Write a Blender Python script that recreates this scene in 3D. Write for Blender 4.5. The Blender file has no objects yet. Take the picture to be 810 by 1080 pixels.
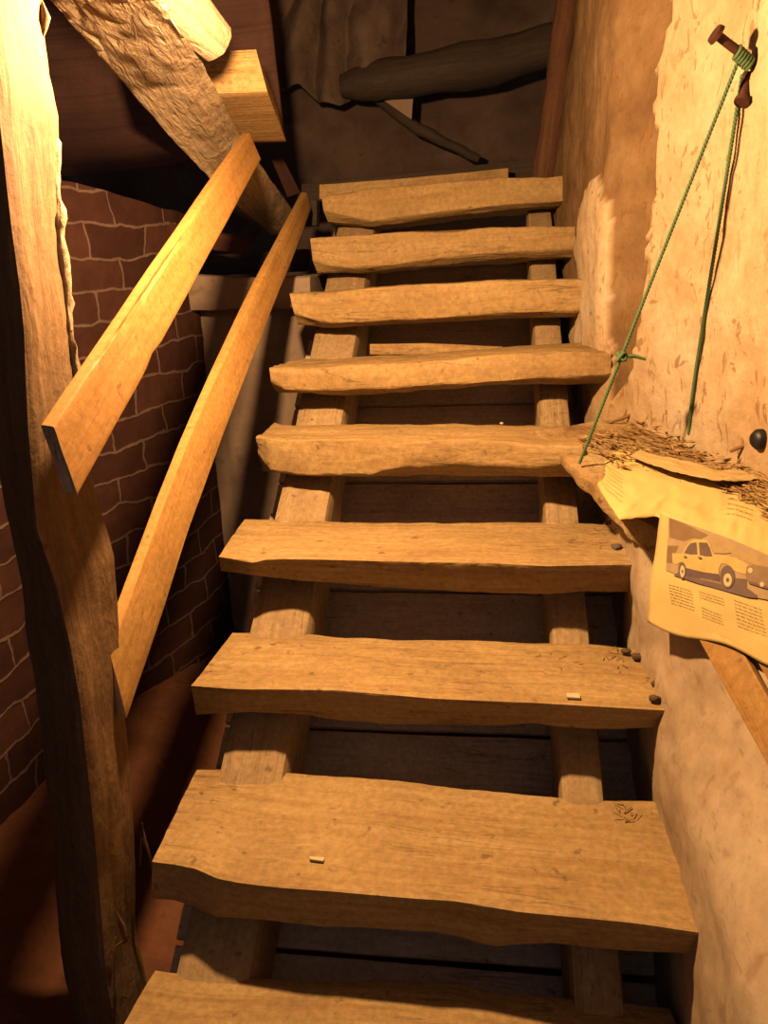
import bpy, math, random
from mathutils import Vector, Matrix, noise
random.seed(7)
C = bpy.context.scene.collection
EYE = 1.36                      # camera height above the floor
F = 810.0                       # focal length in pixels of the 810 x 1080 frame
V = Vector

# ---------------------------------------------------------------- camera frame
dn = V((111.0, 2650.0, 810.0)).normalized()
fw = V((111.0, -252.2, 810.0)); fw = (fw - dn*fw.dot(dn)).normalized()
rt = dn.cross(fw)

def ray(px, py):
    c = V(((px-405)/F, (py-540)/F, 1.0))
    return V((rt.dot(c), fw.dot(c), -dn.dot(c)))
def atZ(px, py, z): r = ray(px, py); return r*(z/r.z)
def atX(px, py, x): r = ray(px, py); return r*(x/r.x)
def atY(px, py, y): r = ray(px, py); return r*(y/r.y)
def onplane(px, py, p, n):
    r = ray(px, py); return r*(p.dot(n)/r.dot(n))
def proj(p):
    c = rt*p.x + fw*p.y - dn*p.z
    if c.z < 0.05: return (-9999, -9999)
    return (405 + F*c.x/c.z, 540 + F*c.y/c.z)

def lerp(a, b, t): return a + (b-a)*t
def sstep(a, b, x):
    t = min(1, max(0, (x-a)/(b-a))); return t*t*(3-2*t)
def interp(pts, x):
    if x <= pts[0][0]: return pts[0][1]
    for (x0, y0), (x1, y1) in zip(pts, pts[1:]):
        if x <= x1: return y0 + (y1-y0)*(x-x0)/max(1e-9, x1-x0)
    return pts[-1][1]
def fbm(p, o=4): return noise.fractal(p, 0.9, 2.1, o)

# ---------------------------------------------------------------- objects
def mk(name, verts, faces, mats, parent=None, origin=None, uvs=None, fmat=None, smooth=45, attr=None):
    """one mesh object; verts in eye-relative coordinates"""
    if parent is not None: o = V(parent['_o'])
    elif origin is not None: o = V(origin)
    else:
        lo = [min(v[i] for v in verts) for i in range(3)]; hi = [max(v[i] for v in verts) for i in range(3)]
        o = V(((lo[0]+hi[0])/2, (lo[1]+hi[1])/2, lo[2]))
    me = bpy.data.meshes.new(name)
    me.from_pydata([tuple(V(v)-o) for v in verts], [], faces)
    for m in (mats if isinstance(mats, (list, tuple)) else [mats]): me.materials.append(m)
    if fmat:
        for p, i in zip(me.polygons, fmat): p.material_index = i
    if uvs:
        ul = me.uv_layers.new(name='UVMap')
        k = 0
        for fu in uvs:
            for uv in fu:
                ul.data[k].uv = uv; k += 1
    if attr:
        for an, vals in attr.items():
            a = me.attributes.new(an, 'FLOAT', 'POINT')
            a.data.foreach_set('value', vals)
    me.validate(); me.update()
    if smooth:
        for p in me.polygons: p.use_smooth = True
        me.set_sharp_from_angle(angle=math.radians(smooth))
    ob = bpy.data.objects.new(name, me); C.objects.link(ob)
    if parent is not None: ob.parent = parent
    else: ob.location = o + V((0, 0, EYE))
    return ob

def thing(name, label, cat, o, group=None):
    e = bpy.data.objects.new(name, None); C.objects.link(e)
    e.empty_display_size = 0.05
    e.location = V(o) + V((0, 0, EYE)); e['_o'] = tuple(o)
    tag(e, label, cat, group); return e
def tag(o, label, cat, group=None, kind=None):
    o['label'] = label
    if cat: o['category'] = cat
    if group: o['group'] = group
    if kind: o['kind'] = kind
    return o
def struct(o, label=None, cat=None):
    o['kind'] = 'structure'
    if label: o['label'] = label
    if cat: o['category'] = cat
    return o

# ---------------------------------------------------------------- node helpers
class NT:
    def __init__(s, name):
        s.m = bpy.data.materials.new(name); s.m.use_nodes = True
        s.t = s.m.node_tree; s.n = s.t.nodes; s.l = s.t.links
        s.b = s.n['Principled BSDF']
    def node(s, typ, **kw):
        n = s.n.new(typ)
        for k, v in kw.items():
            if k.startswith('i_'):
                key = k[2:]
                key = int(key) if key.isdigit() else key
                n.inputs[key].default_value = v
            else: setattr(n, k, v)
        return n
    def link(s, a, b): s.l.new(a, b)
    def mapping(s, src, scale, loc=(0, 0, 0)):
        m = s.node('ShaderNodeMapping'); m.inputs['Scale'].default_value = scale; m.inputs['Location'].default_value = loc
        s.link(src, m.inputs['Vector']); return m.outputs[0]
    def noise(s, vec, scale, detail=6, rough=.55, dist=0):
        n = s.node('ShaderNodeTexNoise'); n.inputs['Scale'].default_value = scale
        n.inputs['Detail'].default_value = detail; n.inputs['Roughness'].default_value = rough
        n.inputs['Distortion'].default_value = dist
        s.link(vec, n.inputs['Vector']); return n.outputs['Fac']
    def ramp(s, fac, stops, interp='LINEAR'):
        r = s.node('ShaderNodeValToRGB'); cr = r.color_ramp; cr.interpolation = interp
        while len(cr.elements) > 1: cr.elements.remove(cr.elements[0])
        cr.elements[0].position = stops[0][0]; cr.elements[0].color = col(stops[0][1])
        for p, c in stops[1:]:
            e = cr.elements.new(p); e.color = col(c)
        s.link(fac, r.inputs[0]); return r.outputs[0]
    def mix(s, fac, a, b, mode='MIX'):
        n = s.node('ShaderNodeMix', data_type='RGBA', blend_type=mode)
        if isinstance(fac, (int, float)): n.inputs[0].default_value = fac
        else: s.link(fac, n.inputs[0])
        for i, x in ((6, a), (7, b)):
            if isinstance(x, (tuple, list)): n.inputs[i].default_value = col(x)
            else: s.link(x, n.inputs[i])
        return n.outputs[2]
    def math(s, op, a, b=None):
        n = s.node('ShaderNodeMath', operation=op)
        for i, x in ((0, a), (1, b)):
            if x is None: continue
            if isinstance(x, (int, float)): n.inputs[i].default_value = x
            else: s.link(x, n.inputs[i])
        return n.outputs[0]
    def bump(s, h, strength, dist, prev=None):
        n = s.node('ShaderNodeBump'); n.inputs['Strength'].default_value = strength; n.inputs['Distance'].default_value = dist
        s.link(h, n.inputs['Height'])
        if prev is not None: s.link(prev, n.inputs['Normal'])
        return n.outputs[0]
    def fin(s, c, rough=.85, nrm=None, spec=.25):
        if isinstance(c, (tuple, list)): s.b.inputs['Base Color'].default_value = col(c)
        else: s.link(c, s.b.inputs['Base Color'])
        s.b.inputs['Roughness'].default_value = rough
        s.b.inputs['Specular IOR Level'].default_value = spec
        if nrm is not None: s.link(nrm, s.b.inputs['Normal'])
        return s.m
def lin(c): return c/12.92 if c <= .04045 else ((c+.055)/1.055)**2.4
def col(c):
    """0-255 sRGB triple (or a 0-1 grey) to linear rgba"""
    if isinstance(c, (int, float)): return (c, c, c, 1)
    if len(c) == 4: return tuple(c)
    l = [lin(x/255.0) for x in c]
    if WARM and not (c[0] == c[1] == c[2]):      # colour picked under the warm lamp -> the thing's own colour
        l = [l[0]*.46, l[1]*.60, l[2]*.86]
    elif WARM is False: l = [x*.46 for x in l]
    return tuple(l)+(1,)
WARM = True

def wood(name, dark, mid, light, grain=.5, bumps=.6, dirt=.5, dirtcol=(70, 50, 36), gs=1.0, chop=0.0, rough=.82, crack=.5):
    k = NT(name)
    uv = k.node('ShaderNodeTexCoord'); ri = k.node('ShaderNodeObjectInfo')
    off = k.node('ShaderNodeVectorMath', operation='ADD')
    k.link(uv.outputs['UV'], off.inputs[0])
    sc = k.node('ShaderNodeVectorMath', operation='SCALE'); k.link(ri.outputs['Random'], sc.inputs['Scale']); sc.inputs[0].default_value = (7.3, 3.1, 5.7)
    k.link(sc.outputs[0], off.inputs[1]); u = off.outputs[0]
    ob = uv.outputs['Object']
    g = k.noise(k.mapping(u, (2.2*gs, 38*gs, 1)), 1.6, 9, .62, .6)
    g2 = k.noise(k.mapping(u, (5*gs, 150*gs, 1)), 1.0, 5, .6, .2)
    big = k.noise(ob, 5.5, 5, .6)
    fine = k.noise(ob, 75, 8, .72)
    c = k.ramp(g, [(.25, dark), (.5, mid), (.75, light)])
    c = k.mix(grain*.55, c, k.ramp(g2, [(.3, dark), (.6, light)]), 'MIX')
    dm = k.ramp(big, [(.42, 0.0), (.72, 1.0)])
    c = k.mix(k.math('MULTIPLY', dm, dirt), c, dirtcol)
    c = k.mix(.5, c, k.ramp(fine, [(.32, (140, 140, 140)), (.66, (255, 255, 255))]), 'MULTIPLY')
    cr = k.noise(k.mapping(u, (1.1, 24, 1)), 2.2, 4, .5, .8)
    cm = k.ramp(cr, [(.485, 0.0), (.497, 1.0), (.503, 1.0), (.515, 0.0)])
    sp = k.noise(ob, 3.0, 2, .5)
    cm = k.math('MULTIPLY', cm, k.ramp(sp, [(.5, 0.0), (.6, 1.0)]))
    cm = k.math('MULTIPLY', cm, crack)
    c = k.mix(cm, c, (45, 28, 18))
    # pits and specks
    vo = k.noise(k.mapping(ob, (1, 1, 1)), 38, 3, .5)
    pm = k.math('MULTIPLY', k.ramp(vo, [(.66, 0.0), (.73, 1.0)]), .55)
    c = k.mix(pm, c, (88, 56, 30))
    n = k.bump(g, bumps, .006)
    n = k.bump(fine, bumps*.7, .004, n)
    n = k.bump(cm, -.8, .004, n)
    if chop:
        ch = k.noise(k.mapping(u, (9, 26, 1)), 1.4, 3, .5, 1.5)
        n = k.bump(ch, chop, .012, n)
    return k.fin(c, rough, n)

def earth(name, a, b, c_, scale=6, bumps=.6, spots=(110, 75, 40), spot=.3, straw=.0, dist=.012):
    k = NT(name); tc = k.node('ShaderNodeTexCoord'); ob = tc.outputs['Object']
    n1 = k.noise(ob, scale, 7, .6, .3); n2 = k.noise(ob, scale*9, 6, .65)
    c = k.ramp(n1, [(.3, a), (.5, b), (.7, c_)])
    c = k.mix(.4, c, k.ramp(n2, [(.25, (165, 165, 165)), (.65, (255, 255, 255))]), 'MULTIPLY')
    s = k.noise(ob, scale*5, 3, .5, .4)
    sm = k.math('MULTIPLY', k.ramp(s, [(.63, 0.0), (.7, 1.0)]), spot)
    c = k.mix(sm, c, spots)
    n = k.bump(n1, bumps*.7, dist*1.5); n = k.bump(n2, bumps, dist*.45, n); n = k.bump(sm, -bumps, dist*.4, n)
    if straw:
        st = k.noise(k.mapping(ob, (10, 10, 34), (3, 1, 2)), 2.4, 4, .5, 1.2)
        stm = k.math('MULTIPLY', k.ramp(st, [(.62, 0.0), (.69, 1.0)]), straw)
        c = k.mix(stm, c, (140, 92, 44)); n = k.bump(stm, -.7, dist*.5, n)
    return k.fin(c, .92, n, .15)

def flat(name, c, rough=.85, spec=.2, metal=0):
    k = NT(name); tc = k.node('ShaderNodeTexCoord')
    n = k.noise(tc.outputs['Object'], 45, 5, .6)
    cc = k.mix(.35, c, k.ramp(n, [(.3, (170, 170, 170)), (.7, (255, 255, 255))]), 'MULTIPLY')
    k.b.inputs['Metallic'].default_value = metal
    return k.fin(cc, rough, k.bump(n, .25, .003), spec)

# ---------------------------------------------------------------- lofted hewn timber
def ringpts(cs, r, counts):
    """rounded polygon ring from corner points with fixed counts per edge"""
    n = len(cs); out = []
    for i in range(n):
        p, a, b = cs[i], cs[i-1], cs[(i+1) % n]
        ra = min(r, (a-p).length*.45); rb = min(r, (b-p).length*.45)
        A = p + (a-p).normalized()*ra; B = p + (b-p).normalized()*rb
        for t in (0, .5, 1): out.append(A*(1-t)**2 + p*(2*t*(1-t)) + B*t*t)
        q = b; c2 = cs[(i+2) % n]
        rq = min(r, (q-p).length*.45); E = q + (p-q).normalized()*rq
        for j in range(1, counts[i]): out.append(lerp(B, E, j/counts[i]))
    return out

def loft(name, stations, mats, parent=None, seg=.018, rad=.01, amp=.004, freq=7, amp2=.0015, grain=.35, seed=0, origin=None, edge=.0, fn=None):
    st = [[V(c) for c in s] for s in stations]; n = len(st[0])
    counts = [max(2, int((st[0][i]-st[0][(i+1) % n]).length/seg)) for i in range(n)]
    # along
    rows = [st[0]]
    for a, b in zip(st, st[1:]):
        L = max((x-y).length for x, y in zip(a, b)); k = max(1, int(round(L/seg)))
        for j in range(1, k+1): rows.append([lerp(x, y, j/k) for x, y in zip(a, b)])
    rings = [ringpts(r, rad, counts) for r in rows]
    m = len(rings[0]); N = len(rings)
    cen = [sum(r, V((0, 0, 0)))/m for r in rings]
    ax = (cen[-1]-cen[0]).normalized(); sd = V((seed*3.7, seed*1.3, seed*2.9))
    ulen = [0]
    for a, b in zip(cen, cen[1:]): ulen.append(ulen[-1]+(b-a).length)
    vlen = [0]
    for j in range(m): vlen.append(vlen[-1]+(rings[0][(j+1) % m]-rings[0][j]).length)
    vs = []
    for i in range(N):
        for j in range(m):
            p = rings[i][j]
            e1 = rings[i][(j+1) % m]-rings[i][j-1]
            e2 = rings[min(N-1, i+1)][j]-rings[max(0, i-1)][j]
            nn = e2.cross(e1).normalized()
            if nn.dot(p-cen[i]) < 0: nn = -nn
            q = p - ax*(p.dot(ax))*(1-grain) + sd
            d = amp*fbm(q*freq) + amp2*fbm(q*freq*5, 3)
            if edge:
                d += edge*min(0, fbm(q*freq*1.7+V((9, 9, 9)), 3)+.15)
            if fn: d += fn(p, nn)
            vs.append(p + nn*d)
    faces, uvs, fm = [], [], []
    for i in range(N-1):
        for j in range(m):
            a, b = i*m+j, i*m+(j+1) % m
            faces.append((a, b, b+m, a+m)); fm.append(0)
            uvs.append([(ulen[i], vlen[j]), (ulen[i], vlen[j+1]), (ulen[i+1], vlen[j+1]), (ulen[i+1], vlen[j])])
    # end caps with an inner ring
    for i, fl in ((0, True), (N-1, False)):
        base = i*m; c = sum((vs[base+j] for j in range(m)), V((0, 0, 0)))/m
        e1 = (vs[base]-c).normalized(); e2 = ax.cross(e1)
        prev = list(range(base, base+m))
        for s in (.66, .33):
            idx = []
            for j in range(m):
                p = c + (vs[base+j]-c)*s + ax*(.0025*fbm((vs[base+j]*s)*60+sd, 3)); idx.append(len(vs)); vs.append(p)
            for j in range(m):
                f = (prev[j], idx[j], idx[(j+1) % m], prev[(j+1) % m])
                if not fl: f = f[::-1]
                faces.append(f); fm.append(1); uvs.append([((vs[q]-c).dot(e1), (vs[q]-c).dot(e2)) for q in f])
            prev = idx
        f = prev[::-1] if fl else prev
        f = tuple(f)
        faces.append(f); fm.append(1); uvs.append([((vs[q]-c).dot(e1), (vs[q]-c).dot(e2)) for q in f])
    mm = mats if isinstance(mats, (list, tuple)) else [mats, mats]
    return outward(mk(name, vs, faces, mm, parent, origin, uvs, fm, 40))

def tube(name, pts, rad, mat, parent=None, n=10, amp=.0, freq=20, origin=None, cap=True):
    """round tapering pole along pts; rad a number or list"""
    pts = [V(p) for p in pts]
    R = rad if isinstance(rad, (list, tuple)) else [rad]*len(pts)
    P, RR = [pts[0]], [R[0]]
    for a, b, ra, rb in zip(pts, pts[1:], R, R[1:]):
        k = max(1, int((b-a).length/max(.012, min(ra, rb)*1.2)))
        for j in range(1, k+1): P.append(lerp(a, b, j/k)); RR.append(lerp(ra, rb, j/k))
    vs, faces, uvs = [], [], []; L = 0; Ls = []
    up = V((0, 0, 1)); t0 = (P[1]-P[0]).normalized()
    if abs(t0.dot(up)) > .9: up = V((1, 0, 0))
    for i, p in enumerate(P):
        t = (P[min(len(P)-1, i+1)]-P[max(0, i-1)]).normalized()
        s = t.cross(up).normalized(); w = s.cross(t)
        if i: L += (p-P[i-1]).length
        Ls.append(L)
        for j in range(n):
            a = 2*math.pi*j/n; d = s*math.cos(a)+w*math.sin(a)
            q = p + d*RR[i]
            if amp: q = q + d*(amp*fbm(V((q.x, q.y, q.z))*freq))
            vs.append(q)
    m = len(P)
    for i in range(m-1):
        for j in range(n):
            faces.append((i*n+j, i*n+(j+1) % n, (i+1)*n+(j+1) % n, (i+1)*n+j))
            c = 2*math.pi*RR[i]/n
            uvs.append([(Ls[i], j*c), (Ls[i], (j+1)*c), (Ls[i+1], (j+1)*c), (Ls[i+1], j*c)])
    if cap:
        faces.append(tuple(range(n))[::-1]); uvs.append([(vs[k].x, vs[k].z) for k in faces[-1]])
        faces.append(tuple((m-1)*n+j for j in range(n))); uvs.append([(vs[k].x, vs[k].z) for k in faces[-1]])
    return outward(mk(name, vs, faces, mat, parent, origin, uvs, None, 60))

def outward(o):
    import bmesh
    bm = bmesh.new(); bm.from_mesh(o.data); bmesh.ops.recalc_face_normals(bm, faces=bm.faces); bm.to_mesh(o.data); bm.free()
    return o

def gridmesh(name, f, nu, nv, mat, parent=None, origin=None, uvs=True, attr=None, thick=0, smooth=60):
    """f(i/nu, j/nv) -> point (eye-relative) [, attr value]"""
    vs = []; at = []
    for i in range(nu+1):
        for j in range(nv+1):
            r = f(i/nu, j/nv)
            if isinstance(r, tuple): vs.append(r[0]); at.append(r[1])
            else: vs.append(r)
    faces = []; uv = []
    g = lambda i, j: i*(nv+1)+j
    for i in range(nu):
        for j in range(nv):
            faces.append((g(i, j), g(i+1, j), g(i+1, j+1), g(i, j+1)))
            uv.append([(i/nu, j/nv), ((i+1)/nu, j/nv), ((i+1)/nu, (j+1)/nv), (i/nu, (j+1)/nv)])
    o = mk(name, vs, faces, mat, parent, origin, uv if uvs else None, None, smooth, {'layer': at} if at else None)
    if thick:
        md = o.modifiers.new('thick', 'SOLIDIFY'); md.thickness = thick; md.offset = 0
    return o

def inpoly(p, poly):
    x, y = p; c = False; j = len(poly)-1
    for i in range(len(poly)):
        xi, yi = poly[i]; xj, yj = poly[j]
        if (yi > y) != (yj > y) and x < (xj-xi)*(y-yi)/(yj-yi)+xi: c = not c
        j = i
    return c

# ---------------------------------------------------------------- materials
M_tread = wood('tread_wood', (178, 120, 60), (212, 156, 86), (228, 174, 104), .3, .35, .4, (156, 106, 58), .8, .35)
M_treadend = wood('tread_end_grain', (130, 88, 48), (180, 130, 78), (205, 158, 100), .3, .5, .5, (100, 70, 45))
M_string = wood('stringer_wood', (180, 130, 76), (208, 156, 96), (222, 172, 112), .3, .35, .35, (150, 112, 74))
M_post = wood('post_wood', (108, 70, 36), (150, 102, 56), (172, 124, 74), .4, .45, .5, (110, 66, 42), .7, .25)
M_beam = wood('beam_wood', (180, 130, 84), (214, 166, 112), (230, 188, 136), .35, .6, .3, (140, 98, 64), .9, .6)
M_plank = wood('sawn_plank', (156, 96, 36), (176, 112, 46), (186, 124, 56), .35, .18, .18, (190, 130, 60), .7, 0, .7, .25)
M_plank2 = wood('old_plank', (180, 112, 46), (212, 142, 64), (224, 160, 80), .4, .25, .3, (150, 100, 50), .8, 0, .75, .3)
WARM = None
M_planke = wood('plank_end', (170, 140, 112), (190, 158, 128), (200, 170, 140), .3, .3, .5, (70, 50, 36))
WARM = True
M_joist = wood('joist_wood', (190, 120, 52), (222, 158, 82), (236, 184, 112), .6, .3, .2, (160, 100, 50), 1.2)
WARM = False
M_log = wood('log_wood', (66, 54, 46), (88, 74, 64), (108, 92, 80), .4, .6, .4, (50, 42, 36))
M_pole = wood('pole_wood', (110, 72, 48), (146, 100, 68), (170, 122, 86), .4, .6, .4, (90, 60, 42))
WARM = None
M_lining = wood('lining_boards', (168, 154, 140), (196, 182, 166), (210, 196, 182), .4, .4, .4, (140, 126, 114))
WARM = False
M_dark = wood('dark_boards', (84, 52, 46), (108, 70, 60), (124, 84, 70), .3, .4, .5, (58, 38, 36))
M_red = wood('red_timber', (80, 42, 32), (104, 56, 42), (118, 72, 54), .4, .4, .4, (70, 40, 30))
M_clayback = earth('back_clay', (92, 74, 66), (116, 96, 86), (138, 116, 104), 3, .9, (70, 58, 52), .5)
M_sack = earth('sacking', (104, 86, 78), (128, 108, 98), (146, 124, 112), 5, .8, (60, 45, 38), .4)
M_floor = earth('red_floor', (124, 80, 56), (150, 98, 70), (170, 118, 88), 5, .8, (90, 56, 40), .5)
WARM = True
M_plaster = earth('lower_plaster', (196, 148, 100), (222, 174, 122), (236, 192, 140), 4, .35, (160, 108, 62), .4, .35, .008)
M_ledge = earth('ledge_mud', (150, 100, 52), (200, 146, 84), (224, 176, 110), 9, 1.0, (110, 70, 34), .6, .6)
WARM = False
M_pillar = earth('grey_plaster', (176, 150, 132), (196, 172, 152), (208, 184, 164), 4, .3, (120, 96, 80), .35, .0, .006)
M_rub = flat('dark_rubble', (120, 100, 80))
M_ceil = flat('ceiling_board', (70, 52, 42))

WARM = True
def wall_mat():
    k = NT('clay_wall'); tc = k.node('ShaderNodeTexCoord'); ob = tc.outputs['Object']
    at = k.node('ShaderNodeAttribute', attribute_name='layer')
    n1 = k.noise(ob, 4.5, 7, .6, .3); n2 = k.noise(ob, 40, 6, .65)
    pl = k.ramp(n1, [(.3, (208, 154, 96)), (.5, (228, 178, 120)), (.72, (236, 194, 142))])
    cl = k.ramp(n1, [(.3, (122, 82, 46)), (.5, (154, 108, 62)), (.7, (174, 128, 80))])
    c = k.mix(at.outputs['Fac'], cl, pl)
    c = k.mix(.35, c, k.ramp(n2, [(.25, (170, 170, 170)), (.65, (255, 255, 255))]), 'MULTIPLY')
    # chopped-straw marks and scars, slanting
    rot = k.node('ShaderNodeMapping'); rot.inputs['Rotation'].default_value = (.55, 0, 0); rot.inputs['Scale'].default_value = (24, 40, 15)
    k.link(ob, rot.inputs['Vector'])
    s = k.noise(rot.outputs[0], 1.15, 5, .55, .9)
    m = k.ramp(s, [(.585, 0.0), (.63, 1.0)])
    dens = k.ramp(k.noise(ob, 3.2, 3, .5), [(.38, .1), (.62, 1.0)])
    m = k.math('MULTIPLY', k.math('MULTIPLY', m, dens), .75)
    c = k.mix(m, c, (142, 88, 36))
    pit = k.noise(ob, 30, 3, .5, .3); pm = k.math('MULTIPLY', k.ramp(pit, [(.64, 0.0), (.69, 1.0)]), .6)
    c = k.mix(pm, c, (136, 88, 42))
    n3 = k.noise(ob, 15, 5, .6)
    n = k.bump(n1, .5, .02); n = k.bump(n3, .6, .012, n); n = k.bump(n2, .5, .005, n); n = k.bump(m, -.7, .006, n); n = k.bump(pm, -.8, .005, n)
    return k.fin(c, .92, n, .12)
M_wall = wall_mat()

WARM = False
def brick_mat():
    k = NT('brick_wall'); uv = k.node('ShaderNodeTexCoord').outputs['UV']
    ob = k.node('ShaderNodeTexCoord').outputs['Object']
    nz = k.node('ShaderNodeTexNoise'); nz.inputs['Scale'].default_value = 7; nz.inputs['Detail'].default_value = 5
    k.link(ob, nz.inputs['Vector'])
    off = k.node('ShaderNodeVectorMath', operation='SCALE'); k.link(nz.outputs['Color'], off.inputs[0]); off.inputs['Scale'].default_value = .065
    add = k.node('ShaderNodeVectorMath', operation='ADD'); k.link(uv, add.inputs[0]); k.link(off.outputs[0], add.inputs[1])
    b = k.node('ShaderNodeTexBrick'); k.link(add.outputs[0], b.inputs['Vector'])
    b.inputs['Scale'].default_value = 1; b.inputs['Brick Width'].default_value = .21; b.inputs['Row Height'].default_value = .092
    b.inputs['Mortar Size'].default_value = .0055; b.inputs['Mortar Smooth'].default_value = .5
    b.inputs['Color1'].default_value = col((116, 74, 62)); b.inputs['Color2'].default_value = col((92, 57, 50)); b.inputs['Mortar'].default_value = col((164, 136, 122))
    n2 = k.noise(ob, 22, 6, .65)
    c = k.mix(.6, b.outputs['Color'], k.ramp(n2, [(.3, (130, 120, 120)), (.7, (255, 255, 255))]), 'MULTIPLY')
    n = k.bump(b.outputs['Fac'], .5, .009); n = k.bump(n2, .5, .006, n)
    return k.fin(c, .9, n, .15)
M_brick = brick_mat()

WARM = True
def paper_mat(name, c):
    k = NT(name); tc = k.node('ShaderNodeTexCoord'); ob = tc.outputs['Object']
    n1 = k.noise(ob, 6, 4, .5); n2 = k.noise(ob, 28, 5, .6, .5)
    cc = k.mix(.5, c, k.ramp(n1, [(.3, (215, 215, 215)), (.7, (255, 255, 255))]), 'MULTIPLY')
    return k.fin(cc, .75, k.bump(n2, .3, .004), .25)
M_paper = paper_mat('old_newsprint', (250, 196, 106))
M_paper2 = paper_mat('dusty_newsprint', (226, 174, 100))
M_ink = flat('faded_ink', (204, 152, 84))
M_pbg = flat('print_tan', (206, 158, 102)); M_phedge = flat('print_hedge', (164, 118, 72)); M_proad = flat('print_road', (136, 102, 80))
M_pcar = flat('print_yellow', (236, 184, 96)); M_psill = flat('print_sill', (124, 90, 76)); M_pglass = flat('print_window', (132, 98, 74)); M_phood = flat('print_bonnet', (208, 158, 92))
M_phub = flat('print_hub', (238, 202, 128)); M_pgrey = flat('print_grey_car', (172, 128, 84))
M_rope = flat('green_twine', (104, 122, 70), .8)
M_rust = flat('rusty_iron', (96, 50, 30), .7, .3, .3)
WARM = False
M_black = flat('black_rubber', (24, 26, 32), .5, .4)
WARM = True
M_straw = flat('straw_litter', (166, 112, 56)); M_straw2 = flat('pale_straw', (208, 152, 84))
M_chip = flat('pale_wood_chip', (240, 204, 140)); M_stone = flat('grey_stone', (120, 96, 74))

# ---------------------------------------------------------------- staircase
S = math.tan(math.radians(34.5))
def incl(px, py, o):
    r = ray(px, py); return r*((-.957-o-S)/(r.z-S*r.y))
ZK = {0: -1.145, 1: -.956, 2: -.766, 3: -.58, 4: -.384, 5: -.228, 6: -.049, 7: .116, 8: .277}
YK = {5: 2.06, 6: 2.32, 7: 2.56, 8: 2.795}
stairs = thing('staircase', 'steep open staircase of rough-hewn wooden treads on two timber stringers', 'staircase', (-.13, 1.9, -1.36))

TR = {
 1: dict(top=[(160, 909), (200, 914), (233, 929), (288, 936), (347, 940), (414, 946), (483, 951), (546, 962), (609, 968), (672, 974), (731, 983), (752, 986)],
         bot=[(160, 949), (191, 951), (229, 970), (280, 974), (372, 982), (456, 985), (475, 989), (517, 1000), (546, 997), (596, 997), (655, 1004), (731, 1008), (752, 1009)],
         back=[(208, 811), (267, 812), (330, 818), (414, 823), (462, 829), (525, 834), (588, 840), (684, 845), (706, 846)]),
 2: dict(top=[(201, 723), (246, 727), (288, 727), (355, 728), (414, 733), (460, 737), (560, 741), (595, 743), (694, 749), (715, 750)],
         bot=[(207, 755), (259, 753), (313, 754), (355, 760), (414, 766), (456, 766), (560, 765), (620, 768), (694, 767), (715, 768)],
         back=[(246, 666), (330, 668), (414, 674), (460, 675), (581, 678), (633, 679), (668, 684), (690, 686)]),
 3: dict(top=[(230, 587), (265, 592), (290, 589), (348, 590), (413, 592), (480, 593), (520, 594), (575, 597), (663, 595), (682, 596)],
         bot=[(233, 603), (278, 609), (332, 614), (413, 620), (440, 622), (523, 625), (594, 626), (658, 625), (682, 625)],
         back=[(259, 547), (332, 549), (400, 552), (480, 550), (575, 549), (633, 551), (655, 553)]),
 4: dict(top=[(270, 461), (284, 464), (326, 465), (413, 466), (480, 465), (504, 465), (562, 469), (578, 470), (615, 471)],
         mid=[(272, 478), (279, 496), (313, 501), (390, 501), (410, 494), (440, 491), (480, 489), (560, 492), (615, 490)],
         bot=[(277, 497), (300, 500), (332, 502), (380, 503), (413, 503), (480, 503), (594, 503), (615, 503)],
         back=[(286, 449), (380, 447), (480, 447), (565, 448), (600, 449)]),
 5: dict(top=[(284, 388), (327, 388), (363, 385), (419, 384), (480, 378), (543, 373), (584, 371), (628, 370), (645, 370)],
         mid=[(286, 400), (298, 410), (330, 412), (363, 411), (419, 408), (508, 404), (560, 400), (622, 397), (645, 396)],
         bot=[(292, 412), (298, 414), (366, 416), (419, 414), (439, 412), (543, 407), (622, 406), (645, 405)]),
 6: dict(top=[(305, 309), (342, 308), (396, 304), (419, 302), (439, 301), (526, 296.5), (577, 295), (618, 295), (635, 295)],
         mid=[(310, 330), (342, 341), (393, 338), (456, 336), (526, 331), (608, 328), (635, 327)],
         bot=[(314, 341), (342, 345), (393, 343), (456, 340), (526, 337), (608, 334), (635, 333)]),
 7: dict(top=[(327, 251), (366, 249), (404, 246), (455, 243), (508, 241), (577, 238), (607, 237), (622, 236)],
         mid=[(330, 275), (366, 283), (420, 279), (474, 271), (540, 266), (602, 262), (622, 260)],
         bot=[(335, 287), (378, 288), (405, 286), (474, 279), (526, 276), (602, 272), (622, 271)]),
 8: dict(top=[(339, 206), (387, 199), (455, 194), (524, 187), (588, 185), (605, 184)],
         mid=[(341, 222), (391, 233), (455, 225), (524, 217), (588, 212), (605, 211)],
         bot=[(346, 235), (391, 239), (455, 231), (524, 223), (588, 217), (605, 216)]),
}
LBL = {}
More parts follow.
